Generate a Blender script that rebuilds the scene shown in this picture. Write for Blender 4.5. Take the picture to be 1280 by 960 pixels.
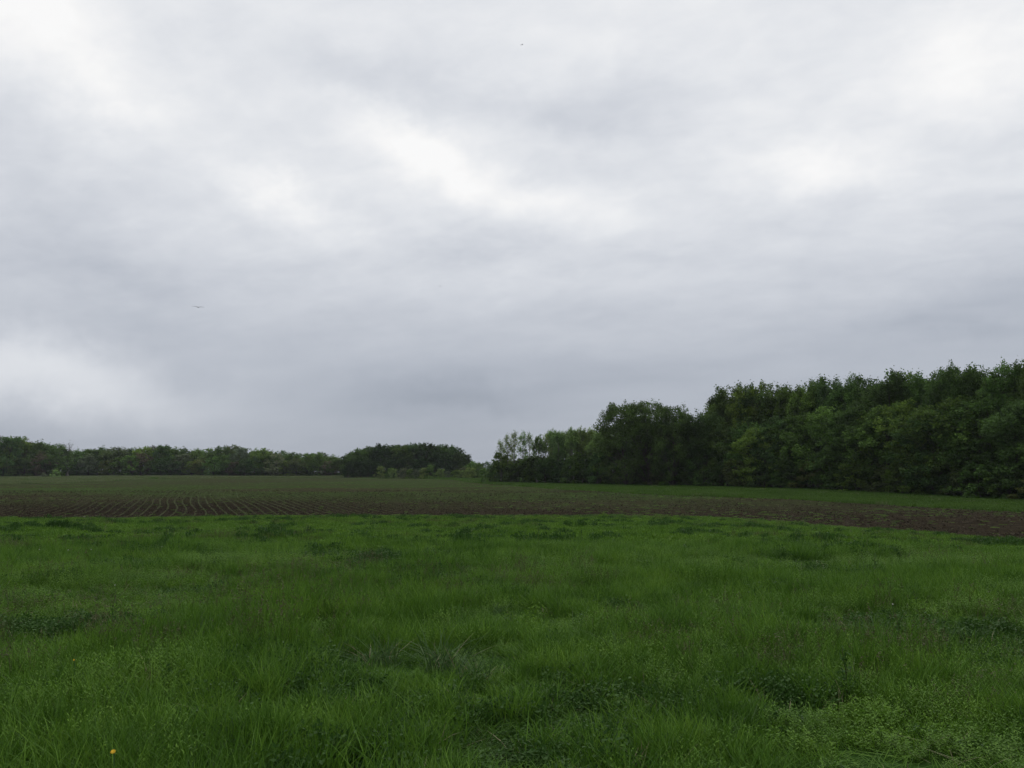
import bpy, math, random
import numpy as np

# ------------------------------------------------------------------ camera, world, sun, exposure
for o in list(bpy.data.objects):
    bpy.data.objects.remove(o, do_unlink=True)
S = bpy.context.scene
C = S.collection
R = math.radians
EYE = 1.6
cam_d = bpy.data.cameras.new('camera')
cam = bpy.data.objects.new('camera', cam_d)
C.objects.link(cam)
cam.location = (0, 0, EYE)
cam.rotation_euler = (R(90 + 5.89), 0, 0)
cam_d.sensor_width = 36
cam_d.lens = 29.95
cam_d.clip_start = 0.05
cam_d.clip_end = 8000
S.camera = cam
S.view_settings.view_transform = 'Standard'
S.view_settings.look = 'None'
S.view_settings.exposure = 0.0
S.view_settings.gamma = 1.0
S.view_settings.use_curve_mapping = False

SUN_EL, SUN_AZ = 60.0, 20.0          # degrees; azimuth measured clockwise from +Y (straight ahead)
sun_d = bpy.data.lights.new('sun', 'SUN')
sun_d.energy = 1.0
sun_d.angle = R(40)
sun_d.color = (1.0, 0.96, 0.9)
sun = bpy.data.objects.new('sun', sun_d)
C.objects.link(sun)
sun.location = (0, 0, 60)
sun.rotation_euler = (R(90 - SUN_EL), 0, R(180 - SUN_AZ))


class NT:
    """small helper for writing node trees"""
    def __init__(s, tree):
        s.t = tree; s.n = tree.nodes; s.l = tree.links
    def node(s, typ, **kw):
        nd = s.n.new(typ)
        for k, v in kw.items():
            setattr(nd, k, v)
        return nd
    def put(s, sock, v):
        if v is None: return
        if hasattr(v, 'is_linked') or isinstance(v, bpy.types.NodeSocket):
            s.l.new(v, sock)
        else:
            sock.default_value = v
    def math(s, op, a, b=None, c=None, clamp=False):
        nd = s.node('ShaderNodeMath', operation=op, use_clamp=clamp)
        s.put(nd.inputs[0], a); s.put(nd.inputs[1], b); s.put(nd.inputs[2], c)
        return nd.outputs[0]
    def vmath(s, op, a, b=None, scale=None):
        nd = s.node('ShaderNodeVectorMath', operation=op)
        s.put(nd.inputs[0], a); s.put(nd.inputs[1], b)
        if scale is not None: s.put(nd.inputs['Scale'], scale)
        return nd.outputs['Value'] if op in ('DOT_PRODUCT', 'LENGTH', 'DISTANCE') else nd.outputs[0]
    def noise(s, vec, scale, detail=3, rough=0.5, dist=0.0, out='Fac'):
        nd = s.node('ShaderNodeTexNoise')
        s.put(nd.inputs['Vector'], vec)
        nd.inputs['Scale'].default_value = scale
        nd.inputs['Detail'].default_value = detail
        nd.inputs['Roughness'].default_value = rough
        nd.inputs['Distortion'].default_value = dist
        return nd.outputs[out]
    def ramp(s, fac, stops, interp='LINEAR'):
        nd = s.node('ShaderNodeValToRGB')
        cr = nd.color_ramp
        cr.interpolation = interp
        while len(cr.elements) < len(stops): cr.elements.new(0.5)
        for e, (p, c) in zip(cr.elements, stops):
            e.position = p
            e.color = (c, c, c, 1) if isinstance(c, (int, float)) else (c[0], c[1], c[2], 1)
        s.put(nd.inputs[0], fac)
        return nd.outputs[0]
    def mix(s, fac, a, b, blend='MIX'):
        nd = s.node('ShaderNodeMix', data_type='RGBA', blend_type=blend)
        s.put(nd.inputs[0], fac)
        s.put(nd.inputs[6], a if not isinstance(a, tuple) else (*a[:3], 1))
        s.put(nd.inputs[7], b if not isinstance(b, tuple) else (*b[:3], 1))
        return nd.outputs[2]
    def maprange(s, v, a, b, c=0.0, d=1.0, smooth=True):
        nd = s.node('ShaderNodeMapRange')
        if smooth: nd.interpolation_type = 'SMOOTHSTEP'
        s.put(nd.inputs[0], v)
        for i, q in enumerate((a, b, c, d)): nd.inputs[i + 1].default_value = q
        return nd.outputs[0]


def sky_dir(az, el):
    a, e = R(az), R(el)
    return (math.sin(a) * math.cos(e), math.cos(a) * math.cos(e), math.sin(e))


def build_world():
    w = bpy.data.worlds.new('World'); S.world = w; w.use_nodes = True
    w.node_tree.nodes.clear()
    N = NT(w.node_tree)
    tc = N.node('ShaderNodeTexCoord')
    d = N.vmath('NORMALIZE', tc.outputs['Generated'])
    sep = N.node('ShaderNodeSeparateXYZ'); N.l.new(d, sep.inputs[0])
    z = N.math('MAXIMUM', sep.outputs[2], 0.0)
    # cloud deck coordinates: a layer overhead seen in perspective
    den = N.math('ADD', z, 0.22)
    cx = N.math('DIVIDE', sep.outputs[0], den)
    cy = N.math('DIVIDE', sep.outputs[1], den)
    cb = N.node('ShaderNodeCombineXYZ'); N.l.new(cx, cb.inputs[0]); N.l.new(cy, cb.inputs[1])
    deck = cb.outputs[0]
    rot = N.node('ShaderNodeVectorRotate', rotation_type='Z_AXIS')
    N.l.new(deck, rot.inputs['Vector']); rot.inputs['Angle'].default_value = R(24)
    st = N.vmath('MULTIPLY', rot.outputs[0], (0.9, 1.5, 1))
    big = N.noise(st, 1.05, 3, 0.5, 0.2)
    med = N.noise(st, 3.0, 6, 0.56, 0.25)
    fine = N.noise(N.vmath('MULTIPLY', rot.outputs[0], (1, 1.15, 1)), 9.0, 6, 0.6, 0.3)
    # base brightness of the overcast with elevation
    base = N.ramp(z, [(0.0, 0.435), (0.06, 0.455), (0.12, 0.495), (0.2, 0.62), (0.29, 0.755), (0.42, 0.82), (0.7, 0.83), (1.0, 0.83)])
    val = N.math('ADD', base, N.math('MULTIPLY', N.math('SUBTRACT', big, 0.5), 0.17))
    val = N.math('ADD', val, N.math('MULTIPLY', N.math('SUBTRACT', med, 0.5), N.math('MULTIPLY', N.maprange(z, 0.02, 0.3), 0.20)))
    val = N.math('ADD', val, N.math('MULTIPLY', N.math('SUBTRACT', fine, 0.5), N.math('MULTIPLY', N.maprange(z, 0.04, 0.30), 0.16)))
    # individual cloud features: (azimuth, elevation, half-width deg, half-height deg, tilt deg, amount)
    feats = [(-5.2, 20.6, 5.2, 1.7, -24, 0.20), (-15.6, 18.0, 4.5, 1.2, -28, 0.14), (-26.5, 22.0, 3.0, 1.5, 0, 0.12),
             (-32.0, 25.5, 5.5, 3.0, -15, 0.22), (20.2, 18.6, 4.6, 1.9, -4, 0.19), (30.0, 23.8, 5.0, 3.4, 10, 0.15),
             (-29.0, 5.3, 9.0, 2.3, -9, 0.28), (-5.0, 5.2, 6.0, 1.3, 0, -0.08), (-9.0, 25.3, 7.5, 1.8, -6, -0.10),
             (8.0, 24.0, 5.0, 2.0, -5, -0.11), (2.5, 23.4, 4.0, 1.2, -8, -0.06), (-30.6, 17.0, 5.0, 2.5, -15, -0.08),
             (-27.0, 12.5, 7.0, 1.8, -8, -0.07), (30.5, 10.0, 7.0, 2.2, 8, -0.08), (3.0, 18.0, 6.0, 1.6, -10, 0.11),
             (-2.0, 15.2, 5.0, 1.0, 0, -0.05), (30.0, 19.0, 4.5, 1.2, 0, -0.06), (0.5, 12.5, 12.0, 1.3, 4, 0.05)]
    warp = N.noise(d, 8.0, 7, 0.62, 0.0, 'Color')
    wv = N.vmath('SCALE', N.vmath('SUBTRACT', warp, (0.5, 0.5, 0.5)), scale=0.10)
    dw = N.vmath('ADD', d, wv)
    for az, el, hw, hh, tilt, amt in feats:
        c = np.array(sky_dir(az, el))
        e1 = np.array((math.cos(R(az)), -math.sin(R(az)), 0.0))
        e2 = np.cross(e1, c) * -1
        if e2[2] < 0: e2 = -e2
        t = R(tilt)
        a1 = (math.cos(t) * e1 + math.sin(t) * e2) / R(hw)
        a2 = (-math.sin(t) * e1 + math.cos(t) * e2) / R(hh)
        q = N.vmath('SUBTRACT', dw, tuple(c))
        u = N.vmath('DOT_PRODUCT', q, tuple(a1)); v = N.vmath('DOT_PRODUCT', q, tuple(a2))
        r2 = N.math('MULTIPLY_ADD', u, u, N.math('MULTIPLY', v, v))
        g = N.math('POWER', 2.718, N.math('MULTIPLY', r2, -1.0))
        front = N.math('GREATER_THAN', N.vmath('DOT_PRODUCT', d, tuple(c)), 0.5)
        val = N.math('ADD', val, N.math('MULTIPLY', N.math('MULTIPLY', g, amt), front))
    val = N.math('MINIMUM', N.math('MAXIMUM', val, 0.36), 0.97)
    # thick cloud is bluish grey, thin cloud is white
    tint = N.ramp(val, [(0.36, (0.885, 0.975, 1.15)), (0.58, (0.935, 0.985, 1.085)), (0.8, (0.972, 0.995, 1.035)), (0.95, (1.003, 1.0, 0.995))])
    cloud = N.mix(1.0, tint, val, 'MULTIPLY')
    cloud10 = N.vmath('SCALE', cloud, scale=10.0)
    sky = N.node('ShaderNodeTexSky', sky_type='NISHITA', sun_disc=False)
    sky.sun_elevation = R(SUN_EL); sky.sun_rotation = R(SUN_AZ)
    col = N.mix(0.97, sky.outputs[0], cloud10)
    bg = N.node('ShaderNodeBackground'); N.l.new(col, bg.inputs[0]); bg.inputs[1].default_value = 0.1
    out = N.node('ShaderNodeOutputWorld'); N.l.new(bg.outputs[0], out.inputs[0])


build_world()

# ------------------------------------------------------------------ terrain height
_py = [-60, 0, 5, 20, 40, 60, 73, 82, 92, 110, 135, 165, 210, 250, 300, 364, 430, 600, 900, 3000]
_pz = [0.3, 0, -.1, -.6, -1.25, -1.9, -2.32, -2.42, -2.38, -2.2, -1.75, -1.55, -1.6, -1.6, -1.25, -.9, -.4, -.2, 0, 0]
_t = np.arange(-80, 3001, 1.0)
_z = np.interp(_t, _py, _pz)
_k = np.exp(-0.5 * (np.arange(-20, 21) / 4.0) ** 2); _k /= _k.sum()
_z = np.convolve(np.pad(_z, 20, mode='edge'), _k, mode='valid')


def height(x, y):
    x = np.asarray(x, float); y = np.asarray(y, float)
    z = np.interp(y, _t, _z)
    cx = np.clip((x - 6) / 14, 0, 1); cx = cx * cx * (3 - 2 * cx)
    cy = np.clip((85 - y) / 35, 0, 1); cy = cy * cy * (3 - 2 * cy)
    z = z - 0.42 * cx * cy * np.clip(x / 20, 0, 1.3)
    h = 0.05 * np.sin(x * .9 + 1.3 * np.sin(y * .37)) * np.sin(y * .8 + x * .2) + 0.04 * np.sin(x * .31 + 2) * np.sin(y * .29 + 1)
    return z + h * np.clip((78 - y) / 10, 0, 1) + 0.05 * np.sin(x * .05 + 1) * np.sin(y * .06) * np.clip((y - 80) / 20, 0, 1)


def hz(x, y): return float(height(x, y))


# smooth value noise for laying out plants (world coordinates)
_vn = np.random.default_rng(77).random((64, 64, 4))
def vnoise(x, y, s, ch=0, octs=2):
    x = np.asarray(x, float); y = np.asarray(y, float)
    tot = 0.0; amp = 1.0; norm = 0.0
    for o in range(octs):
        u = x / s + 17.3 * o; v = y / s + 5.1 * o
        i = np.floor(u).astype(int); j = np.floor(v).astype(int)
        fu = u - i; fv = v - j
        fu = fu * fu * (3 - 2 * fu); fv = fv * fv * (3 - 2 * fv)
        g = lambda a, b: _vn[a % 64, b % 64, ch]
        tot = tot + amp * ((g(i, j) * (1 - fu) + g(i + 1, j) * fu) * (1 - fv) + (g(i, j + 1) * (1 - fu) + g(i + 1, j + 1) * fu) * fv)
        norm += amp; amp *= .5; s = s * .5
    return tot / norm


def inside(poly, x, y):
    x = np.asarray(x, float); y = np.asarray(y, float)
    r = np.zeros(x.shape, bool)
    n = len(poly)
    for i in range(n):
        x0, y0 = poly[i]; x1, y1 = poly[(i + 1) % n]
        if y0 == y1: continue
        c = ((y0 > y) != (y1 > y)) & (x < (x1 - x0) * (y - y0) / (y1 - y0) + x0)
        r ^= c
    return r


# ------------------------------------------------------------------ materials
def new_mat(name):
    m = bpy.data.materials.new(name); m.use_nodes = True
    m.node_tree.nodes.clear()
    return m, NT(m.node_tree)


def finish(N, color, rough=0.7, bump=None, bstr=0.3, bdist=0.05, transl=0.0, spec=0.3):
    p = N.node('ShaderNodeBsdfPrincipled')
    N.put(p.inputs['Base Color'], color if not isinstance(color, tuple) else (*color, 1))
    p.inputs['Roughness'].default_value = rough
    p.inputs['Specular IOR Level'].default_value = spec
    if bump is not None:
        b = N.node('ShaderNodeBump'); b.inputs['Strength'].default_value = bstr; b.inputs['Distance'].default_value = bdist
        N.l.new(bump, b.inputs['Height']); N.l.new(b.outputs[0], p.inputs['Normal'])
    out = N.node('ShaderNodeOutputMaterial')
    if transl > 0:
        tr = N.node('ShaderNodeBsdfTranslucent'); N.put(tr.inputs[0], color if not isinstance(color, tuple) else (*color, 1))
        mx = N.node('ShaderNodeMixShader'); mx.inputs[0].default_value = transl
        N.l.new(p.outputs[0], mx.inputs[1]); N.l.new(tr.outputs[0], mx.inputs[2]); N.l.new(mx.outputs[0], out.inputs[0])
    else:
        N.l.new(p.outputs[0], out.inputs[0])


def plant_mat(name, dark, mid, light, patch=2.2, transl=0.28, rough=0.55, spec=0.12, scat=0.5):
    """leaf colour from the tone of each leaf, the plant's own random and slow changes over the meadow"""
    m, N = new_mat(name)
    at = N.node('ShaderNodeAttribute', attribute_name='tone')
    oi = N.node('ShaderNodeObjectInfo')
    geo = N.node('ShaderNodeNewGeometry')
    n1 = N.noise(geo.outputs['Position'], 1.0 / patch, 3, 0.6)
    f = N.math('MULTIPLY_ADD', N.math('SUBTRACT', n1, 0.5), 1.5, 0.5)
    f = N.math('ADD', N.math('MULTIPLY', f, 0.5), N.math('ADD', N.math('MULTIPLY', at.outputs['Fac'], 0.30), N.math('MULTIPLY', oi.outputs['Random'], 0.25)))
    c = N.ramp(f, [(0.15, dark), (0.5, mid), (0.9, light)])
    finish(N, c, rough, transl=transl, spec=spec)
    return m


def tree_mat(name):
    m, N = new_mat(name)
    at = N.node('ShaderNodeAttribute', attribute_name='tone')
    oi = N.node('ShaderNodeObjectInfo')
    k = N.math('MULTIPLY_ADD', at.outputs['Fac'], 1.35, 0.32)
    c = N.vmath('SCALE', oi.outputs['Color'], scale=k)
    hue = N.mix(N.math('MULTIPLY', at.outputs['Fac'], 0.3), c, (0.058, 0.115, 0.028))
    finish(N, hue, 0.7, transl=0.35, spec=0.06)
    return m


def bark_mat(name, a, b):
    m, N = new_mat(name)
    tc = N.node('ShaderNodeTexCoord')
    st = N.vmath('MULTIPLY', tc.outputs['Object'], (5, 5, 1.2))
    n = N.noise(st, 2.0, 5, 0.6)
    finish(N, N.mix(n, a, b), 0.9, bump=n, bstr=0.6, bdist=0.05, spec=0.1)
    return m


M_leaf = tree_mat('tree_foliage')
M_bark = bark_mat('bark', (0.035, 0.03, 0.024), (0.09, 0.08, 0.065))
M_palebark = bark_mat('pale_bark', (0.10, 0.095, 0.085), (0.22, 0.21, 0.19))
M_grass = plant_mat('meadow_grass', (0.023, 0.058, 0.008), (0.066, 0.152, 0.015), (0.16, 0.285, 0.034), 1.0)
M_herb = plant_mat('meadow_herb', (0.036, 0.085, 0.010), (0.080, 0.172, 0.015), (0.14, 0.255, 0.026), 1.5)
M_weed = plant_mat('dark_weed', (0.020, 0.052, 0.010), (0.036, 0.088, 0.015), (0.065, 0.13, 0.028), 1.5)
M_straw = plant_mat('dry_straw', (0.10, 0.085, 0.045), (0.18, 0.16, 0.09), (0.30, 0.28, 0.17), 1.5, 0.1)
M_purple = plant_mat('purple_seedhead', (0.045, 0.062, 0.02), (0.07, 0.078, 0.03), (0.11, 0.10, 0.05), 1.5, 0.1)
M_reed = plant_mat('reed_blade', (0.03, 0.07, 0.02), (0.06, 0.115, 0.035), (0.12, 0.18, 0.07), 0.7, 0.2)
M_crop = plant_mat('crop_seedling', (0.08, 0.11, 0.04), (0.13, 0.16, 0.07), (0.20, 0.23, 0.12), 14.0, 0.15)
M_verge = plant_mat('verge_grass', (0.034, 0.075, 0.010), (0.058, 0.118, 0.015), (0.09, 0.165, 0.025), 8.0)
M_palegrass = plant_mat('pale_grass', (0.06, 0.095, 0.026), (0.105, 0.14, 0.05), (0.20, 0.22, 0.11), 12.0)


def m_ground():
    m, N = new_mat('ground')
    geo = N.node('ShaderNodeNewGeometry'); P = geo.outputs['Position']
    a = N.noise(P, 0.35, 5, 0.6); b = N.noise(P, 6.0, 5, 0.65)
    c1 = N.mix(b, (0.018, 0.040, 0.009), (0.032, 0.072, 0.014))
    c2 = N.mix(b, (0.022, 0.026, 0.012), (0.040, 0.048, 0.018))
    c = N.mix(N.ramp(a, [(0.45, 0.0), (0.7, 1.0)]), c1, c2)
    finish(N, c, 0.95, bump=b, bstr=0.7, bdist=0.06, spec=0.0)
    return m


def m_field():
    m, N = new_mat('field_soil')
    geo = N.node('ShaderNodeNewGeometry'); P = geo.outputs['Position']
    rot = N.node('ShaderNodeVectorRotate', rotation_type='Z_AXIS'); N.l.new(P, rot.inputs['Vector'])
    rot.inputs['Angle'].default_value = R(-19.6)          # rows run along +Y of the turned axes
    sx = N.node('ShaderNodeSeparateXYZ'); N.l.new(rot.outputs[0], sx.inputs[0])
    ph = N.math('MULTIPLY', sx.outputs[0], 2 * math.pi / 0.9)
    ridge = N.math('MULTIPLY_ADD', N.math('SINE', ph), 0.5, 0.5)
    clod = N.noise(P, 5.0, 6, 0.7)
    big = N.noise(N.vmath('MULTIPLY', P, (0.35, 1.0, 1.0)), 0.045, 5, 0.65)
    mid = N.noise(N.vmath('MULTIPLY', P, (0.4, 1.0, 1.0)), 0.3, 4, 0.6)
    soil = N.mix(N.ramp(clod, [(.35, 0.), (.65, 1.)]), (0.013, 0.0108, 0.0078), (0.046, 0.038, 0.026))
    soil = N.mix(N.math('MULTIPLY', mid, 0.5), soil, (0.028, 0.023, 0.015))
    sep = N.node('ShaderNodeSeparateXYZ'); N.l.new(P, sep.inputs[0])
    # low weeds and crop residue grow thicker towards the back of the field
    back = N.maprange(N.math('ADD', sep.outputs[1], N.math('MULTIPLY', N.math('SUBTRACT', big, 0.5), 70.0)), 72.0, 135.0)
    weed = N.mix(mid, (0.026, 0.052, 0.013), (0.052, 0.074, 0.026))
    weed = N.mix(N.math('MULTIPLY', N.maprange(big, 0.44, 0.6), 0.85), weed, (0.042, 0.037, 0.023))
    # the damp bare patch with clean rows on the left
    ux = N.math('MULTIPLY', N.math('ADD', sep.outputs[0], 36.0), 1 / 26.0); uy = N.math('MULTIPLY', N.math('ADD', sep.outputs[1], -92.0), 1 / 22.0)
    bare = N.math('POWER', 2.718, N.math('MULTIPLY', N.math('MULTIPLY_ADD', ux, ux, N.math('MULTIPLY', uy, uy)), -1.0))
    soil = N.mix(N.math('MULTIPLY', bare, 0.6), soil, (0.013, 0.0105, 0.008))
    back = N.math('MULTIPLY', back, N.math('SUBTRACT', 1.0, bare))
    c = N.mix(N.math('MULTIPLY', back, 0.85), soil, weed)
    lump = N.noise(P, 0.9, 4, 0.7)
    c = N.vmath('SCALE', c, scale=N.maprange(lump, 0.3, 0.7, 0.6, 1.4))
    hgt = N.math('ADD', N.math('MULTIPLY', clod, 0.6), N.math('MULTIPLY', ridge, 0.4))
    finish(N, c, 1.0, bump=hgt, bstr=0.8, bdist=0.10, spec=0.0)
    return m


# ------------------------------------------------------------------ mesh helpers
def mesh_np(name, verts, faces, tone=None, loops=None):
    """faces: (n,k) int array, all faces with k corners"""
    me = bpy.data.meshes.new(name)
    verts = np.asarray(verts, np.float32); faces = np.asarray(faces, np.int32)
    n, k = faces.shape
    me.vertices.add(len(verts)); me.vertices.foreach_set('co', verts.ravel())
    me.loops.add(n * k); me.loops.foreach_set('vertex_index', faces.ravel())
    me.polygons.add(n); me.polygons.foreach_set('loop_start', np.arange(0, n * k, k, dtype=np.int32))
    me.update(calc_edges=True)
    if tone is not None:
        a = me.attributes.new('tone', 'FLOAT', 'FACE')
        a.data.foreach_set('value', np.asarray(tone, np.float32))
    me.validate()
    return me


def ob(name, me, mat=None, parent=None, link=True):
    o = bpy.data.objects.new(name, me)
    if mat is not None and me is not None and len(me.materials) == 0: me.materials.append(mat)
    if link: C.objects.link(o)
    if parent is not None: o.parent = parent
    return o


def grid_sheet(name, xs, ys, mat, mask=None, lift=0.0):
    X, Y = np.meshgrid(xs, ys)
    Z = height(X, Y) + lift
    V = np.stack([X, Y, Z], -1).reshape(-1, 3)
    ny, nx = X.shape
    i = np.arange(ny - 1)[:, None] * nx + np.arange(nx - 1)[None, :]
    F = np.stack([i, i + 1, i + nx + 1, i + nx], -1).reshape(-1, 4)
    if mask is not None:
        xc = (X[:-1, :-1] + X[1:, 1:]) / 2; yc = (Y[:-1, :-1] + Y[1:, 1:]) / 2
        F = F[mask(xc, yc).ravel()]
        used = np.unique(F); remap = -np.ones(len(V), int); remap[used] = np.arange(len(used))
        V = V[used]; F = remap[F]
    me = mesh_np(name, V, F)
    for p in me.polygons: p.use_smooth = True
    return ob(name, me, mat)


# ------------------------------------------------------------------ setting: ground and field
xs = np.concatenate([[-3000, -1500, -800, -500], np.arange(-400, -80, 10), np.arange(-80, 80, 1.0), np.arange(80, 401, 10), [500, 800, 1500, 3000]])
ys = np.concatenate([[-300, -100, -40, -15], np.arange(-5, 90, 0.7), np.arange(90, 450, 3.0), [470, 500, 550, 600, 700, 850, 1100, 1600, 3000]])
g = grid_sheet('ground', xs, ys, m_ground()); g['kind'] = 'structure'

EDGE = [(-150, 58), (-60, 61), (-40.3, 63.9), (-38.3, 64.4), (-30, 67.3), (-22, 73.2), (-11, 73.9), (0, 73.9), (11.1, 75), (15.1, 74), (20.1, 67.8),
        (23.1, 57.9), (24.6, 51), (23.6, 39.5), (22.4, 35), (21.5, 26), (24, 12)]
BACK = [(70, 12), (60, 60), (51.3, 79), (50.3, 84.6), (41.4, 106), (38.3, 114), (25.6, 125), (19.4, 130), (8.7, 156), (0, 202),
        (-4, 213), (-20, 302), (-39, 345), (-72, 368), (-107, 371), (-140, 330), (-128, 257), (-127, 213), (-260, 205)]
FIELD = EDGE + BACK
fmask = lambda x, y: inside(FIELD, x + 0.8 * (vnoise(x, y, 3.0) - .5), y + 1.2 * (vnoise(x, y, 4.0, 1) - .5))
fx = np.arange(-262, 72, 1.0)
fy = np.concatenate([np.arange(10, 120, 0.5), np.arange(120, 378, 2.0)])
f = grid_sheet('crop_field', fx, fy, m_field(), fmask, 0.05); f['kind'] = 'structure'


# ------------------------------------------------------------------ grass and herb builders (numpy)
def blades(rng, n, rad, h0, h1, w, lean=0.5, curl=0.4, tone=(0, 1)):
    """n curved blades, 3 quads-as-strips each closing to a point"""
    a = rng.random(n) * 2 * np.pi; r = rad * np.sqrt(rng.random(n))
    bx = r * np.cos(a); by = r * np.sin(a)
    h = h0 + (h1 - h0) * rng.random(n)
    az = rng.random(n) * 2 * np.pi
    ln = lean * rng.random(n) * h
    cu = curl * rng.random(n) * h
    dx = np.cos(az); dy = np.sin(az)
    fa = rng.random(n) * np.pi; wx = np.cos(fa) * w / 2; wy = np.sin(fa) * w / 2
    V = []; 
    for t, ww in ((0, .8), (0.4, 1.0), (0.75, .7)):
        off = ln * t + cu * t * t
        cx = bx + dx * off; cy = by + dy * off; cz = h * t - cu * 0.45 * t * t
        V.append(np.stack([cx - wx * ww, cy - wy * ww, cz], -1)); V.append(np.stack([cx + wx * ww, cy + wy * ww, cz], -1))
    off = ln + cu
    V.append(np.stack([bx + dx * off, by + dy * off, h - cu * .45], -1))
    V = np.stack(V, 1).reshape(-1, 3)
    b = np.arange(n)[:, None] * 7
    q = np.concatenate([b + np.array([[0, 1, 3]]), b + np.array([[0, 3, 2]]), b + np.array([[2, 3, 5]]), b + np.array([[2, 5, 4]]), b + np.array([[4, 5, 6]])])
    tn = tone[0] + (tone[1] - tone[0]) * rng.random(n)
    return V, q, np.tile(tn, 5)


def leaflets(rng, cen, size, up=0.6, aspect=0.55, tone=None):
    """one rhombus (two triangles) at each centre"""
    n = len(cen)
    nr = rng.normal(size=(n, 3)); nr[:, 2] = np.abs(nr[:, 2]) + up; nr /= np.linalg.norm(nr, axis=1)[:, None]
    t = rng.normal(size=(n, 3)); a = np.cross(nr, t); a /= np.linalg.norm(a, axis=1)[:, None]
    b = np.cross(nr, a)
    L = (size * (0.6 + 0.8 * rng.random(n)))[:, None]
    V = np.stack([cen - a * L, cen - b * L * aspect, cen + a * L, cen + b * L * aspect], 1).reshape(-1, 3)
    i = np.arange(n)[:, None] * 4
    F = np.concatenate([i + np.array([[0, 1, 2]]), i + np.array([[0, 2, 3]])])
    tn = rng.random(n) if tone is None else tone
    return V, F, np.tile(tn, 2)


def join(parts):
    V = []; F = []; T = []; o = 0
    for v, f_, t in parts:
        V.append(v); F.append(f_ + o); T.append(t); o += len(v)
    return np.concatenate(V), np.concatenate(F), np.concatenate(T)


def herb(rng, n, rad, h, leaf, up=0.6):
    a = rng.random(n) * 2 * np.pi; r = rad * np.sqrt(rng.random(n))
    z = h * (0.25 + 0.75 * rng.random(n)) * (1 - 0.5 * (r / rad) ** 2)
    return leaflets(rng, np.stack([r * np.cos(a), r * np.sin(a), z], -1), leaf, up)


def shoots(rng, n, rad, h0, h1, leaf, per=16):
    """upright leafy stems whose narrow leaves stand out all round, like young goldenrod"""
    parts = []
    for i in range(n):
        a = rng.random() * 6.283; r_ = rad * math.sqrt(rng.random()); h = h0 + (h1 - h0) * rng.random()
        b = np.array([r_ * math.cos(a), r_ * math.sin(a), 0]); lean = rng.normal(size=2) * .12 * h
        tn = .15 + .6 * rng.random()
        V = []; T = []
        w = .0016
        top = b + np.array([lean[0], lean[1], h])
        V += [b + [-w, 0, 0], b + [w, 0, 0], top]; T.append(.1)
        for k in range(per):
            t = .25 + .75 * (k + rng.random() * .6) / per
            p = b + np.array([lean[0] * t, lean[1] * t, h * t])
            az = k * 2.4 + rng.random() * .5; up = .25 + .75 * t + .2 * rng.normal()
            L_ = leaf * (.7 + .5 * rng.random()) * (1.15 - .45 * t)
            d = np.array([math.cos(az), math.sin(az), up * .8]) * L_
            sd = np.array([-math.sin(az), math.cos(az), 0]) * L_ * .17
            V += [p, p + d * .5 + sd, p + d, p, p + d, p + d * .5 - sd]; T += [tn + .3 * t * rng.random()] * 2
        V = np.array(V); parts.append((V, np.arange(len(V)).reshape(-1, 3), np.array(T)))
    return join(parts)


def proto_collection(name, items):
    col = bpy.data.collections.new(name)
    for i, (V, F, T, mat) in enumerate(items):
        me = mesh_np('plant', V, F, T)
        me.materials.append(mat)
        o = bpy.data.objects.new('%s_%02d' % (name, i), me)
        col.objects.link(o)
    return col


def scatter(name, pos, rot, scl, idx, col, label):
    me = bpy.data.meshes.new(name)
    me.vertices.add(len(pos)); me.vertices.foreach_set('co', np.asarray(pos, np.float32).ravel())
    for nm, typ, data, key in (('rot', 'FLOAT_VECTOR', rot, 'vector'), ('scl', 'FLOAT_VECTOR', scl, 'vector'), ('idx', 'INT', idx, 'value')):
        a = me.attributes.new(nm, typ, 'POINT')
        a.data.foreach_set(key, np.asarray(data, np.int32 if typ == 'INT' else np.float32).ravel())
    me.update()
    o = ob(name, me)
    ng = bpy.data.node_groups.new(name + '_scatter', 'GeometryNodeTree')
    ng.interface.new_socket(name='Geometry', in_out='INPUT', socket_type='NodeSocketGeometry')
    ng.interface.new_socket(name='Geometry', in_out='OUTPUT', socket_type='NodeSocketGeometry')
    gi = ng.nodes.new('NodeGroupInput'); go = ng.nodes.new('NodeGroupOutput')
    ip = ng.nodes.new('GeometryNodeInstanceOnPoints')
    ci = ng.nodes.new('GeometryNodeCollectionInfo'); ci.inputs['Collection'].default_value = col
    ci.inputs['Separate Children'].default_value = True; ci.inputs['Reset Children'].default_value = True
    def attr(nm, typ):
        n = ng.nodes.new('GeometryNodeInputNamedAttribute'); n.data_type = typ; n.inputs['Name'].default_value = nm
        return n.outputs[0]
    L = ng.links
    L.new(gi.outputs[0], ip.inputs['Points']); L.new(ci.outputs[0], ip.inputs['Instance'])
    ip.inputs['Pick Instance'].default_value = True
    L.new(attr('idx', 'INT'), ip.inputs['Instance Index'])
    L.new(attr('rot', 'FLOAT_VECTOR'), ip.inputs['Rotation'])
    L.new(attr('scl', 'FLOAT_VECTOR'), ip.inputs['Scale'])
    L.new(ip.outputs[0], go.inputs[0])
    md = o.modifiers.new('scatter', 'NODES'); md.node_group = ng
    o['kind'] = 'stuff'; o['label'] = label
    return o


rng = np.random.default_rng(11)

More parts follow.
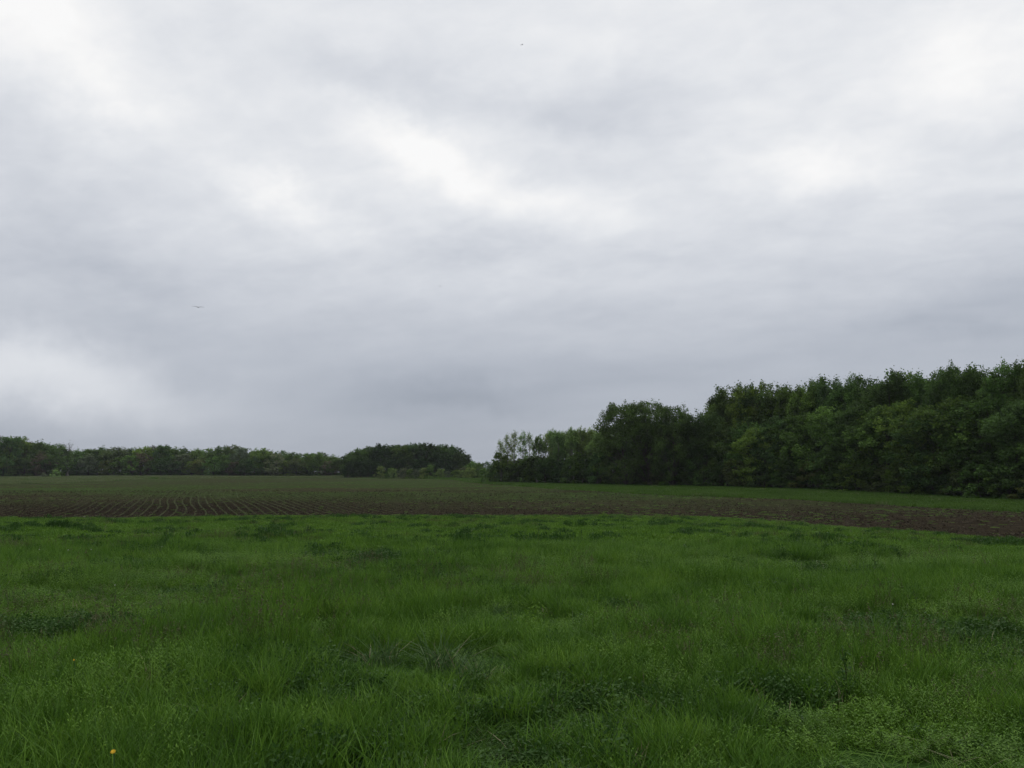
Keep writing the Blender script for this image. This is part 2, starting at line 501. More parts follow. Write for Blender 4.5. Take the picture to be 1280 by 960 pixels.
# prototypes for the near meadow: 0-3 fine grass, 4-5 short grass, 6-8 bright herb, 9-10 dark weed, 11 straw, 12 purple seed heads, 13 broad blades
near = []
for k in range(4):
    near.append((*blades(rng, 62, 0.13, 0.16, 0.36, 0.0055, 0.45, 0.55), M_grass))
for k in range(2):
    near.append((*blades(rng, 60, 0.14, 0.08, 0.20, 0.005, 0.7, 0.6), M_grass))
for k in range(3):
    near.append((*join([herb(rng, 150, 0.13, 0.24, 0.011, 0.2), blades(rng, 22, 0.12, 0.12, 0.24, 0.005, .4, .4)]), M_herb))
for k in range(2):
    near.append((*join([herb(rng, 80, 0.12, 0.24, 0.015, 0.2), blades(rng, 12, 0.08, 0.14, 0.28, 0.008, .3, .3)]), M_weed))
near.append((*blades(rng, 9, 0.13, 0.10, 0.25, 0.0045, 1.0, 0.8), M_straw))
v1 = blades(rng, 16, 0.12, 0.26, 0.42, 0.003, .35, .25)
hd = []
for q in range(16):
    p = v1[0][q * 7 + 6]
    hd.append(p + rng.normal(size=(7, 3)) * np.array([.008, .008, .022]))
near.append((*join([v1, leaflets(rng, np.concatenate(hd), 0.008, 0.0, 0.5)]), M_purple))
near.append((*blades(rng, 26, 0.09, 0.18, 0.33, 0.007, 0.7, 0.9), M_reed))
for k in range(3):
    near.append((*join([shoots(rng, 11, .13, .15, .29, .030), blades(rng, 20, .12, .1, .22, .005, .4, .4)]), M_herb))
COL_near = proto_collection('meadow_tuft', near)

# coarser clumps for the middle and far meadow
far = []
for k in range(3):
    far.append((*blades(rng, 110, 0.34, 0.12, 0.30, 0.014, 0.5, 0.6), M_grass))
for k in range(3):
    far.append((*join([herb(rng, 220, 0.36, 0.24, 0.024, 0.3), blades(rng, 30, 0.34, 0.12, 0.26, 0.013, .5, .5)]), M_herb))
far.append((*join([herb(rng, 90, 0.24, 0.27, 0.035, 0.3), blades(rng, 30, 0.2, 0.14, 0.30, 0.014, .3, .3)]), M_weed))
far.append((*blades(rng, 60, 0.3, 0.22, 0.36, 0.008, .5, .3), M_purple))
far.append((*blades(rng, 8, 0.3, 0.2, 0.34, 0.010, 1.0, .7), M_straw))
COL_far = proto_collection('meadow_clump', far)


def pts(x0, x1, y0, y1, dens, wfac=0.72, wadd=2.5):
    n = int((x1 - x0) * (y1 - y0) * dens)
    x = x0 + (x1 - x0) * rng.random(n); y = y0 + (y1 - y0) * rng.random(n)
    k = np.abs(x) < wfac * y + wadd
    return x[k], y[k]


def meadow_layout():
    P = []; RT = []; SC = []; IX = []; P2 = []; R2 = []; S2 = []; I2 = []
    def species(x, y):
        herbn = vnoise(x, y * .8, 3.2, 0, 3); tall = vnoise(x, y, 2.6, 1, 2); dk = vnoise(x, y, 1.7, 2, 2); ed = vnoise(x, y, 5.0, 3, 2)
        # clover-like herb grows mostly on the right and along the field, tall grass left of centre
        bias = np.clip((x - 0.3) / 4.0, -1, 1) * np.clip((16 - y) / 8, 0, 1) * 0.16 + np.clip((y - 13) / 25, 0, 1) * 0.13
        return herbn + bias, tall, dk, ed
    for (y0, y1, dens, s0, s1) in ((2.2, 9, 80, .75, 1.25), (9, 17, 46, .9, 1.45), (17, 27, 21, 1.2, 1.8)):
        w = 0.72 * y1 + 2.5
        x, y = pts(-w, w, y0, y1, dens)
        h, tl, dk, ed = species(x, y)
        n = len(x); u = rng.random(n); idx = np.zeros(n, int)
        idx[:] = rng.integers(0, 4, n)
        sh = (tl < .36); idx[sh] = rng.integers(4, 6, sh.sum())
        mx = rng.random(n) < .10; idx[mx] = rng.integers(6, 11, mx.sum())
        h2 = h * .55 + vnoise(x + 9, y, .75, 2, 2) * .45
        hb = (h2 + (u - .5) * .38 > .535); idx[hb] = rng.integers(6, 9, hb.sum())
        hb &= vnoise(x, y + 50, 1.4, 1, 2) + (rng.random(n) - .5) * .5 > .40; idx[hb] = rng.integers(14, 17, hb.sum())
        wk = (dk + (u - .5) * .35 > .70); idx[wk] = rng.integers(9, 11, wk.sum())
        st = rng.random(n) < .045; idx[st] = 11
        pu = (ed > .58) & (rng.random(n) < .06); idx[pu] = 12
        rd = (rng.random(n) < .012); idx[rd] = 13
        gap = (vnoise(x + 40, y, .7, 3, 2) < .30) | (((x + .75) / .95) ** 2 + ((y - 8.2) / 1.0) ** 2 < 1)
        hs = (s0 + (s1 - s0) * rng.random(n)); vs = hs * (0.35 + 0.6 * tl + .55 * vnoise(x, y + 30, .8, 0, 2) ** 1.5)
        vs = np.where(gap, vs * .45, vs) * np.interp(y, [3, 6, 10], [.72, .85, 1.0])
        hollow = ((x + .75) / .85) ** 2 + ((y - 8.3) / .8) ** 2 < 1
        kp = ~hollow | (rng.random(n) < .22)
        x, y, hs, vs, idx = x[kp], y[kp], hs[kp], vs[kp], idx[kp]; n = len(x)
        z = height(x, y) - 0.012
        P.append(np.stack([x, y, z], -1)); RT.append(np.stack([rng.normal(size=n) * .08, rng.normal(size=n) * .08, rng.random(n) * 6.283], -1))
        SC.append(np.stack([hs, hs, vs], -1)); IX.append(idx)
    for (y0, y1, dens) in ((24, 45, 8.5), (45, 79, 6.5)):
        w = 0.70 * y1 + 3
        x, y = pts(-w, w, y0, y1, dens, .70, 3)
        ok = ~inside(FIELD, x + 2.2 * (vnoise(x, y, 1.3, 1) - .5) * (x > 14), y - 0.2 - 3.4 * np.maximum(0, vnoise(x, y, 2.2, 2, 3) - .45) * 2 - 2.5 * (rng.random(len(x)) < .06)); x = x[ok]; y = y[ok]
        ok = (y < 66) | (x > -45); x = x[ok]; y = y[ok]
        h, tl, dk, ed = species(x, y)
        n = len(x); u = rng.random(n)
        idx = rng.integers(0, 3, n)
        h2 = h * .6 + vnoise(x + 9, y, 1.3, 2, 2) * .4; hb = (h2 + (u - .5) * .4 > .52); idx[hb] = rng.integers(3, 6, hb.sum())
        wk = (dk + (u - .5) * .35 > .74); idx[wk] = 6
        pu = (ed > .58) & (rng.random(n) < .09); idx[pu] = 7
        st = rng.random(n) < .012; idx[st] = 8
        hs = 0.9 + .5 * rng.random(n); vs = hs * (0.35 + 0.6 * tl + .8 * vnoise(x, y + 30, 1.1, 0, 2) ** 1.5) * np.where(idx == 6, 1.2, 1.0)
        edge = inside(FIELD, x, y + 3.0); vs = np.where(edge, vs * .7, vs)
        z = height(x, y) - 0.02
        P2.append(np.stack([x, y, z], -1)); R2.append(np.stack([rng.normal(size=n) * .06, rng.normal(size=n) * .06, rng.random(n) * 6.283], -1))
        S2.append(np.stack([hs, hs, vs], -1)); I2.append(idx)
    scatter('meadow_grass', np.concatenate(P), np.concatenate(RT), np.concatenate(SC), np.concatenate(IX), COL_near,
            'tall green grass, clover and weeds filling the foreground meadow')
    scatter('meadow_herbage', np.concatenate(P2), np.concatenate(R2), np.concatenate(S2), np.concatenate(I2), COL_far,
            'bright green grass and low herbs of the far meadow up to the ploughed field')
    print('near', sum(map(len, P)), 'far', sum(map(len, P2)))


meadow_layout()

# verge below the right-hand wood, pale grass at the far left edge of the field
COL_verge = proto_collection('verge_clump', [(*blades(rng, 90, 0.6, 0.12, 0.32, 0.05, .5, .5), M_verge) for k in range(3)] +
                             [(*blades(rng, 50, 0.5, 0.2, 0.45, 0.05, .5, .5), M_palegrass) for k in range(2)])
VERGE = [(52, 40), (51.3, 79), (50.3, 84.6), (41.4, 106), (38.3, 114), (25.6, 125), (19.4, 130), (8.7, 156), (0, 202), (-4, 213), (-20, 302), (-39, 345),
         (-45, 372), (-15, 372), (-2, 260), (4, 236), (30, 192), (42, 170), (54, 156), (60, 134), (68, 122), (70, 112), (90, 90), (80, 40)]
x = -60 + 150 * rng.random(70000); y = 40 + 335 * rng.random(70000)
k = inside(VERGE, x, y); x = x[k]; y = y[k]; n = len(x)
s = 1.0 + y / 250
scatter('verge_grass', np.stack([x, y, height(x, y)], -1), np.stack([0 * x, 0 * x, rng.random(n) * 6.28], -1), np.stack([s, s, s * (.5 + .7 * vnoise(x, y, 6))], -1),
        np.where(rng.random(n) < .008, 3, rng.integers(0, 3, n)), COL_verge, 'bright green strip of grass between ploughed field and right-hand wood')
PALE = [(-260, 206), (-127, 213), (-128, 257), (-140, 330), (-107, 371), (-72, 368), (-39, 345), (-39, 400), (-330, 420), (-330, 206)]
x = -330 + 300 * rng.random(60000); y = 206 + 215 * rng.random(60000)
k = inside(PALE, x, y); x = x[k]; y = y[k]; n = len(x)
s = 1.5 + 0 * x
pal = np.clip((vnoise(x, y, 25) - .25) * 3, 0, 1)
scatter('rough_grass', np.stack([x, y, height(x, y)], -1), np.stack([0 * x, 0 * x, rng.random(n) * 6.28], -1), np.stack([s, s, s * (.5 + .7 * vnoise(x, y, 9))], -1),
        np.where(rng.random(n) < pal, rng.integers(3, 5, n), rng.integers(0, 3, n)), COL_verge, 'pale rough grass along the far left edge of the field')


# clods and scattered low weeds that break up the ploughed ground
M_clod, _N = new_mat('soil_clod')
_oi = _N.node('ShaderNodeObjectInfo')
finish(_N, _N.ramp(_oi.outputs['Random'], [(0.0, (0.014, 0.011, 0.008)), (0.7, (0.040, 0.032, 0.023)), (1.0, (0.085, 0.072, 0.055))]), 1.0, spec=0.0)
def clod(seed):
    r_ = np.random.default_rng(seed)
    ph = (1 + 5 ** .5) / 2
    V = np.array([(-1, ph, 0), (1, ph, 0), (-1, -ph, 0), (1, -ph, 0), (0, -1, ph), (0, 1, ph), (0, -1, -ph), (0, 1, -ph), (ph, 0, -1), (ph, 0, 1), (-ph, 0, -1), (-ph, 0, 1)]) / 1.9
    F = np.array([(0, 11, 5), (0, 5, 1), (0, 1, 7), (0, 7, 10), (0, 10, 11), (1, 5, 9), (5, 11, 4), (11, 10, 2), (10, 7, 6), (7, 1, 8), (3, 9, 4), (3, 4, 2), (3, 2, 6), (3, 6, 8), (3, 8, 9), (4, 9, 5), (2, 4, 11), (6, 2, 10), (8, 6, 7), (9, 8, 1)])
    return V * (.7 + .6 * r_.random((12, 1))) * np.array([1, .8, .6]), F, np.zeros(20), M_clod
COL_clod = proto_collection('clod', [clod(k) for k in range(4)])
n = 90000
y = 30 + 120 * rng.random(n) ** .9; x = (rng.random(n) * 2 - 1) * (.68 * y + 4)
k = inside(FIELD, x, y) & (rng.random(n) < np.clip(vnoise(x, y, 5, 2, 3) * 1.6 - .3, .1, 1)); x = x[k]; y = y[k]; n = len(x)
s = .04 + .09 * rng.random(n) ** 3
scatter('soil_clods', np.stack([x, y, height(x, y) + .06], -1), rng.random((n, 3)) * 6.28, np.stack([s, s, s], -1), rng.integers(0, 4, n), COL_clod,
        'dark clods of earth strewn over the near part of the ploughed field')
n = 60000
y = 30 + 250 * rng.random(n); x = (rng.random(n) * 2 - 1) * (.68 * y + 4)
near_edge = ~inside(FIELD, x, y - 5)
pw = np.where(near_edge, .55, np.clip((vnoise(x * .5, y, 12, 0, 3) - .42) * 2.2, 0, .5) * np.clip((x + 40) / 60, .25, 1) + .02)
k = inside(FIELD, x, y) & (rng.random(n) < pw); x = x[k]; y = y[k]; n = len(x)
s = (.25 + .35 * rng.random(n)) * np.where(near_edge[k], 1.3, 1.0)
scatter('field_weeds', np.stack([x, y, height(x, y) + .03], -1), np.stack([0 * x, 0 * x, rng.random(n) * 6.28], -1), np.stack([s * 1.6, s * 1.6, s * .7], -1), rng.integers(0, 9, n), COL_far,
        'low green weeds scattered over the ploughed field and along its margin')


# crop seedlings in rows
def crop():
    th = R(19.6)                       # rows head 19.6 degrees to the left of straight ahead
    dr = np.array([-math.sin(th), math.cos(th)]); pr = np.array([math.cos(th), math.sin(th)])
    out = []
    for (y0, y1, step, leaf, nl) in ((20, 150, 0.12, 0.095, 2), (150, 225, 0.6, 0.09, 2), (225, 375, 1.3, 0.14, 2)):
        rows = np.arange(-330, 150, 0.9)
        t = np.arange(-60, 460, step)
        A, B = np.meshgrid(rows, t)
        A = A + rng.normal(size=A.shape) * 0.03; B = B + rng.random(B.shape) * step
        A = A + 0.55 * np.sin((B - 60) / 15.0) + .12 * np.sin(A * .7 + B / 6)
        x = (A * pr[0] + B * dr[0]).ravel(); y = (A * pr[1] + B * dr[1]).ravel()
        k = (y > y0) & (y < y1) & (np.abs(x) < .68 * y + 4)
        x = x[k]; y = y[k]
        k = inside(FIELD, x, y - 0.4); x = x[k]; y = y[k]
        dn = np.clip((vnoise(x, y, 16, 1, 2) - .46) * 2.0, 0.02, .35) * np.clip((y - 60) / 40, 0, 1)
        dn = dn + 1.0 * np.exp(-((x + 33 + (y - 95) * .3) / 17) ** 2 - ((y - 98) / 32) ** 2)
        k = (rng.random(len(x)) < np.clip(dn, 0.03, 1)) & (vnoise(x, y, 1.6, 3, 1) > .22); x = x[k]; y = y[k]
        z = height(x, y) + 0.05
        c = np.repeat(np.stack([x, y, z], -1), nl, 0)
        c = c + rng.normal(size=c.shape) * np.array([.025, .025, 0]) + np.array([0, 0, 1]) * (0.03 + 0.06 * rng.random((len(c), 1)))
        # single triangles standing up
        n = len(c); a = rng.random(n) * 6.283; sz = leaf * (.6 + .8 * rng.random(n))
        d = np.stack([np.cos(a), np.sin(a), 0 * a], -1) * sz[:, None]
        V = np.stack([c - d * .3, c + d * .3 + [0, 0, .01], c + d * 0.9 + np.stack([0 * a, 0 * a, sz * .45], -1)], 1).reshape(-1, 3)
        F = np.arange(3 * n).reshape(-1, 3)
        out.append((V, F, rng.random(n)))
    V, F, T = join(out)
    print('crop tris', len(F))
    me = mesh_np('crop_seedlings', V, F, T)
    o = ob('crop_seedlings', me, M_crop); o['kind'] = 'stuff'; o['label'] = 'rows of pale green seedlings curving away over the ploughed field'


crop()


# ------------------------------------------------------------------ trees
def tube(pts_, rad, sides):
    pts_ = np.asarray(pts_, float); n = len(pts_)
    d = np.gradient(pts_, axis=0); d /= np.linalg.norm(d, axis=1)[:, None] + 1e-9
    ref = np.where(np.abs(d[:, 2:3]) > .9, np.array([[1., 0, 0]]), np.array([[0, 0, 1.]]))
    a = np.cross(d, ref); a /= np.linalg.norm(a, axis=1)[:, None] + 1e-9
    b = np.cross(d, a)
    an = np.arange(sides) * 2 * np.pi / sides
    V = (pts_[:, None, :] + np.asarray(rad)[:, None, None] * (np.cos(an)[None, :, None] * a[:, None, :] + np.sin(an)[None, :, None] * b[:, None, :])).reshape(-1, 3)
    F = []
    for i in range(n - 1):
        for j in range(sides):
            F.append((i * sides + j, i * sides + (j + 1) % sides, (i + 1) * sides + (j + 1) % sides, (i + 1) * sides + j))
    return V, np.array(F), np.zeros(len(F))


def envelope(kind, s):
    s = np.clip(s, 0, 1)
    if kind == 'round': return np.sin(np.pi * np.clip(s * .92 + .06, 0, 1)) ** 0.55
    if kind == 'broad': return (np.clip(s * 3.2 + .35, 0, 1)) * np.sqrt(np.clip(1 - (np.clip(s - .45, 0, 1) / .58) ** 2.6, 0, 1))
    if kind == 'column': return (np.clip(s * 2.5 + .35, 0, 1)) * np.clip(1.15 - s ** 3, 0, 1) ** .7
    if kind == 'vase': return np.clip(.25 + 1.1 * s, 0, 1) * np.sqrt(np.clip(1.02 - s ** 5, 0, 1))
    if kind == 'skirt': return np.clip(1.1 - s, 0, 1) ** .4
    return 1 - s


def make_tree(seed, kind, H, rad, base, nclump, nleaf, leaf, clump, vert=1.0, inner=.45, trunk=0.22, twigs=True, flat=1.0, lobes=.25):
    """returns (trunk mesh data, crown mesh data) for a tree of height H with its crown starting at base*H"""
    r = np.random.default_rng(seed)
    n = 9
    tz = np.linspace(0, H * .82, n)
    off = np.cumsum(r.normal(size=(n, 2)) * .035 * rad, axis=0); off -= off[0]
    tp = np.concatenate([off, tz[:, None]], 1)
    tr = trunk * (1 - np.linspace(0, 1, n) ** .8 * .85); tr[0] *= 1.35
    parts = [tube(tp, tr, 6)]
    s = r.random(nclump) ** (.6 if kind == 'broad' else .8)
    az = r.random(nclump) * 2 * np.pi
    lob = 1 + lobes * np.sin(az * 3 + seed) * np.cos(s * 7 + seed * 2) + lobes * .6 * np.sin(az * 2 + seed * 3.1)
    rr = rad * envelope(kind, s) * (inner + (1 - inner) * np.sqrt(r.random(nclump))) * lob
    cz = base * H + s * (1 - base) * H * .95
    tx = np.interp(cz, tz, tp[:, 0]); ty = np.interp(cz, tz, tp[:, 1])
    cen = np.stack([tx + rr * np.cos(az), ty + rr * np.sin(az), cz], -1)
    # a few leading shoots at the top give the broken outline
    for i in range(nclump):
        if r.random() < (.75 if twigs else .35):
            h0 = max(cz[i] - rr[i] * (.5 + .5 * r.random()) - .2 * H * r.random() * vert, base * H * .55)
            h0 = min(h0, tz[-1])
            p0 = np.array([np.interp(h0, tz, tp[:, 0]), np.interp(h0, tz, tp[:, 1]), h0])
            p1 = cen[i]; mid = (p0 + p1) / 2 + np.array([0, 0, -.06 * rr[i]]) + r.normal(size=3) * .12
            b0 = trunk * (.28 - .14 * s[i])
            parts.append(tube([p0, mid, p1], [b0, b0 * .6, b0 * .25], 3))
    T = join(parts)
    sub = 7
    ctone = r.random(nclump)
    sc = cen[:, None, :] + r.normal(size=(nclump, sub, 3)) * clump * .42 * np.array([1, 1, .75 * vert * flat])
    sc = sc.reshape(-1, 3)
    stone = np.clip(np.repeat(ctone, sub) * .6 + r.random(nclump * sub) * .4, 0, 1)
    pick = r.integers(0, len(sc), nleaf)
    lc = sc[pick] + r.normal(size=(nleaf, 3)) * clump * .20 * np.array([1, 1, .8 * vert * flat])
    lc[:, 2] = np.maximum(lc[:, 2], .08)
    lt = np.clip(stone[pick] * .7 + r.random(nleaf) * .3, 0, 1)
    return T, leaflets(r, lc, leaf, .55, .6, lt)


PROTO = {}
def proto(kind, i, *a, bark=None, **kw):
    T, L = make_tree(*a, **kw)
    tm = mesh_np('trunk', *T); tm.materials.append(bark or M_bark)
    cm = mesh_np('crown', *L); cm.materials.append(M_leaf)
    PROTO.setdefault(kind, []).append((tm, cm, a[2], a[3]))


for i in range(3): proto('cottonwood', i, 100 + i, 'broad', 19, 6.8, .06, 120, 24000, .19, 1.75, inner=.6, trunk=.42, vert=1.1, lobes=.3)
for i in range(4): proto('tall', i, 120 + i, 'broad', 20, 3.9, .20, 46, 10500, .18, 1.25, inner=.45, trunk=.26, vert=1.8, lobes=.3)
for i in range(4): proto('rounded', i, 140 + i, 'round', 12, 5.4, .08, 70, 12000, .18, 1.5, inner=.6, trunk=.2, flat=.85)
for i in range(3): proto('skirt', i, 160 + i, 'skirt', 5, 3.0, .0, 40, 4200, .17, .9, inner=.4, trunk=.1, flat=.7)
for i in range(4): proto('slender', i, 180 + i, 'column', 14.5, 1.9, .22, 46, 3000, .14, .65, inner=.1, trunk=.17, vert=2.6, bark=M_palebark)
for i in range(4): proto('leafy', i, 190 + i, 'column', 14.5, 2.1, .40, 44, 7500, .14, .75, inner=.1, trunk=.24, vert=2.2, bark=M_palebark)
for i in range(5): proto('far_round', i, 200 + i, 'round', 15, 6.0, .02, 56, 4600, .34, 1.9, inner=.65, trunk=.3)
for i in range(3): proto('far_dense', i, 220 + i, 'broad', 15, 6.0, .0, 64, 5600, .34, 1.9, inner=.65, trunk=.3)
for i in range(3): proto('bush', i, 240 + i, 'skirt', 4, 2.2, .0, 26, 1500, .19, .7, inner=.3, trunk=.08)
for i in range(2): proto('bare', i, 260 + i, 'vase', 15, 4.0, .15, 90, 260, .2, 1.6, inner=.1, trunk=.6, bark=M_palebark)

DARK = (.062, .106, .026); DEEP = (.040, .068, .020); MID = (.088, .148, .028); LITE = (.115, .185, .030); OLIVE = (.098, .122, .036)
GREY = (.12, .15, .085); PURP = (.095, .080, .055); YEL = (.19, .27, .075)
used_kind = {}
trng = random.Random(5)


def tree(kind, name, cat, x, y, H, color, label, group=None, wid=1.0, sink=0.0):
    if y > 350 and 'grove' not in label: color = tuple(q * 1.3 for q in color)      # distance haze painted in: far trees outside the grove get lighter leaf colour
    ps = PROTO[kind]
    i = used_kind.get(kind, 0); used_kind[kind] = i + 1
    tm, cm, h0, r0 = ps[i % len(ps)]
    root = bpy.data.objects.new(name, None); C.objects.link(root)
    root.empty_display_size = .5
    root.location = (x, y, hz(x, y) - .05 - sink)
    root.rotation_euler = (0, 0, trng.random() * 6.283)
    sz = H / h0; sw = sz ** .6 * wid
    root.scale = (sw, sw, sz)
    root['label'] = label; root['category'] = cat
    if group: root['group'] = group
    t = ob('trunk', tm, parent=root)
    c = ob('crown', cm, parent=root)
    v = .78 + .44 * trng.random(); u = .86 + .24 * trng.random()
    c.color = (color[0] * v * u, color[1] * v, color[2] * v / u, 1)
    return root


P_ = R(5.89); F_ = 1065.0
def bearing(px): return (px - 640) / F_
def top_h(px, top, Y):
    """height of a tree at depth Y whose tip is seen at row top"""
    c, s = math.cos(P_), math.sin(P_); b = (480 - top) / F_
    X = bearing(px) * Y
    return EYE + Y * (s + b * c) / (c - b * s) - hz(X, Y)


WB = [(600, 245), (620, 240), (640, 235), (700, 222), (800, 192), (860, 178), (900, 168), (1000, 154), (1100, 135), (1200, 121), (1280, 112), (1360, 104)]
def wood_edge(px): return float(np.interp(px, [a for a, b in WB], [b for a, b in WB]))


ORD = ['first', 'second', 'third', 'fourth', 'fifth', 'sixth', 'seventh', 'eighth', 'ninth', 'tenth', 'eleventh', 'twelfth', 'thirteenth', 'fourteenth',
       'fifteenth', 'sixteenth', 'seventeenth', 'eighteenth', 'nineteenth', 'twentieth', 'twenty-first', 'twenty-second', 'twenty-third', 'twenty-fourth',
       'twenty-fifth', 'twenty-sixth', 'twenty-seventh', 'twenty-eighth', 'twenty-ninth', 'thirtieth', 'thirty-first', 'thirty-second', 'thirty-third',
       'thirty-fourth', 'thirty-fifth', 'thirty-sixth', 'thirty-seventh', 'thirty-eighth', 'thirty-ninth', 'fortieth', 'forty-first', 'forty-second',
       'forty-third', 'forty-fourth', 'forty-fifth', 'forty-sixth', 'forty-seventh', 'forty-eighth']

# slender pale-trunked trees at the left end of the wood
sl = [(626, 550), (635, 542), (644, 540), (653, 540), (662, 541), (671, 545), (681, 541), (690, 539), (699, 541), (708, 540), (717, 536), (727, 536), (737, 537), (746, 541), (755, 536)]
for i, (px, tp) in enumerate(sl):
    Y = wood_edge(px) + (i * 7 % 5) * 1.8 - 2
    kd = 'slender' if i in (0, 1, 2, 3, 4, 6) else 'leafy'
    w = 'sparse see-through' if kd == 'slender' else 'thin-trunked yellow-green'
    tree(kd, 'slender_tree', 'tree', bearing(px) * Y, Y, top_h(px, tp, Y), YEL,
         '%s tall tree, %s from the left end of the right-hand wood' % (w, ORD[i]), 'slender trees at the left end of the wood')
for i, px in enumerate(range(690, 760, 8)):
    Y = wood_edge(px) + 14
    tree('leafy', 'slender_tree', 'tree', bearing(px) * Y, Y, top_h(px, 539 + (i * 3 % 4), Y), YEL, 'yellow-green slender tree in the row behind, close left of the big central clump', 'slender trees in the row behind')
# thicket under the slender trees
for i, (px, tp) in enumerate([(618, 580), (628, 566), (638, 580), (648, 577), (659, 573), (670, 570), (681, 574), (692, 571), (703, 575), (714, 572), (726, 566), (738, 571), (750, 563)]):
    Y = wood_edge(px) - 3 + (i * 5 % 3)
    tree('skirt', 'thicket_shrub', 'shrub', bearing(px) * Y, Y, top_h(px, tp, Y), [DARK, MID, DEEP][i % 3],
         'dark leafy shrub, %s from the left under the slender trees' % ORD[i], 'shrubs under the slender trees', wid=.85)
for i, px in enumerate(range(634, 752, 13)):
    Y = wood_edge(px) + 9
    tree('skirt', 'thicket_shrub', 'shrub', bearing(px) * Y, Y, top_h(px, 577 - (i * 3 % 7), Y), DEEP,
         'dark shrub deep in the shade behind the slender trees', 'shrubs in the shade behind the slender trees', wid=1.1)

# the big cottonwoods
for (px, tp, dy, w, c, lab) in ((779, 505, 0, .88, DARK, 'tall broad dark green tree at the left of the big central clump'),
                                (808, 503, 2, .92, DARK, 'tallest round-topped tree in the middle of the big central clump'),
                                (836, 508, 1, .78, DARK, 'broad tree on the right of the big central clump, beside the spiky one')):
    Y = wood_edge(px) + dy
    tree('cottonwood', 'cottonwood_tree', 'tree', bearing(px) * Y, Y - 4, top_h(px, tp, Y - 4), c, lab, wid=w)
for (px, tp, kd, lab) in ((850, 517, 'tall', 'spiky-topped tree just right of the big central clump'), (862, 520, 'tall', 'thin tree with pointed shoots left of the dip in the skyline'),
                          (767, 545, 'rounded', 'lower tree leaning out at the left foot of the big central clump'), (873, 522, 'tall', 'spiky tree standing in the dip of the skyline'),
                          (884, 512, 'tall', 'narrow tree right of the dip in the skyline')):
    Y = wood_edge(px) + 3
    tree(kd, 'woodland_tree', 'tree', bearing(px) * Y, Y, top_h(px, tp, Y), DARK if kd == 'tall' else MID, lab)

# tall back row
tall = [(897, 497), (908, 487), (920, 481), (934, 480), (948, 482), (963, 480), (978, 481), (992, 479), (1006, 480), (1020, 476), (1033, 474), (1046, 473), (1059, 476),
        (1072, 472), (1086, 474), (1100, 473), (1114, 468), (1127, 468), (1140, 465), (1153, 469), (1166, 469), (1178, 468)]
for i, (px, tp) in enumerate(tall):
    Y = wood_edge(px) + 12 + (i * 7 % 4) * 1.5
    tree('tall', 'tall_woodland_tree', 'tree', bearing(px) * Y, Y, top_h(px, tp, Y), [MID, DARK, MID, LITE, DARK][i % 5],
         'tall upswept skyline tree, %s right of the dip behind the front trees' % ORD[i], 'tall skyline trees of the right-hand wood')
rt = [(1196, 458), (1212, 460), (1232, 463), (1250, 460), (1270, 455), (1292, 455), (1318, 450), (1345, 448)]
rl = ['tall tree that steps up above the skyline, left edge of the highest trees', 'tall dense tree just right of the step up in the skyline', 'slightly lower tree between the two highest tops on the right',
      'tall dark tree left of the last visible tree on the right', 'tall tree cut by the right edge of the picture', 'tall tree just beyond the right edge', 'broad tree further beyond the right edge', 'last broad tree far beyond the right edge']
for i, (px, tp) in enumerate(rt):
    Y = wood_edge(px) + 9 + (i % 3)
    tree('cottonwood' if i % 2 == 0 else 'tall', 'tall_woodland_tree', 'tree', bearing(px) * Y, Y, top_h(px, tp, Y), [DARK, MID, DARK][i % 3], rl[i], wid=.62 if i % 2 == 0 else 1.0)

# second, deeper rows of the wood
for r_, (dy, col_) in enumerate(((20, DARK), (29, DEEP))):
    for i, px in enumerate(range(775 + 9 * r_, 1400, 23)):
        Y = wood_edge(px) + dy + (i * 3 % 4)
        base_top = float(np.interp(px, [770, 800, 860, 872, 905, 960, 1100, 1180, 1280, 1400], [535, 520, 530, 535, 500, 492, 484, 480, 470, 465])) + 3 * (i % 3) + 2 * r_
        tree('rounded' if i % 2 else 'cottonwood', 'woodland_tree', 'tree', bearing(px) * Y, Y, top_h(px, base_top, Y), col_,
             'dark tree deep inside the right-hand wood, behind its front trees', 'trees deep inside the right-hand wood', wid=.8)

# rounded front row
fr = [(770, 556), (790, 548), (812, 556), (836, 545), (858, 550), (880, 545), (902, 536), (926, 528), (950, 535), (974, 522), (1000, 518), (1026, 508), (1052, 516), (1080, 502), (1110, 508), (1138, 500),
      (1166, 512), (1194, 498), (1224, 508), (1254, 492), (1288, 500), (1326, 490), (1362, 492)]
for i, (px, tp) in enumerate(fr):
    Y = wood_edge(px) + 3 + (i * 5 % 4) * 1.4
    tree('rounded', 'rounded_tree', 'tree', bearing(px) * Y, Y, top_h(px, tp, Y), [MID, LITE, DARK, MID, LITE, MID, DARK][i % 7] if px > 860 else DARK,
         'rounded leafy tree on the front edge of the wood, %s from the big central clump' % ORD[i], 'rounded trees on the front edge of the wood')
for i, px in enumerate(range(764, 1380, 19)):
    Y = wood_edge(px) - .5 + (i * 3 % 4) * .7
    H = 3.2 + 2.6 * ((i * 37 % 11) / 11)
    tree('skirt', 'edge_shrub', 'shrub', bearing(px) * Y, Y, H, [DARK, MID, DARK, OLIVE, MID][i % 5],
         'low shrub at the foot of the right-hand wood, %s from the left' % ORD[i], 'shrubs at the foot of the right-hand wood')

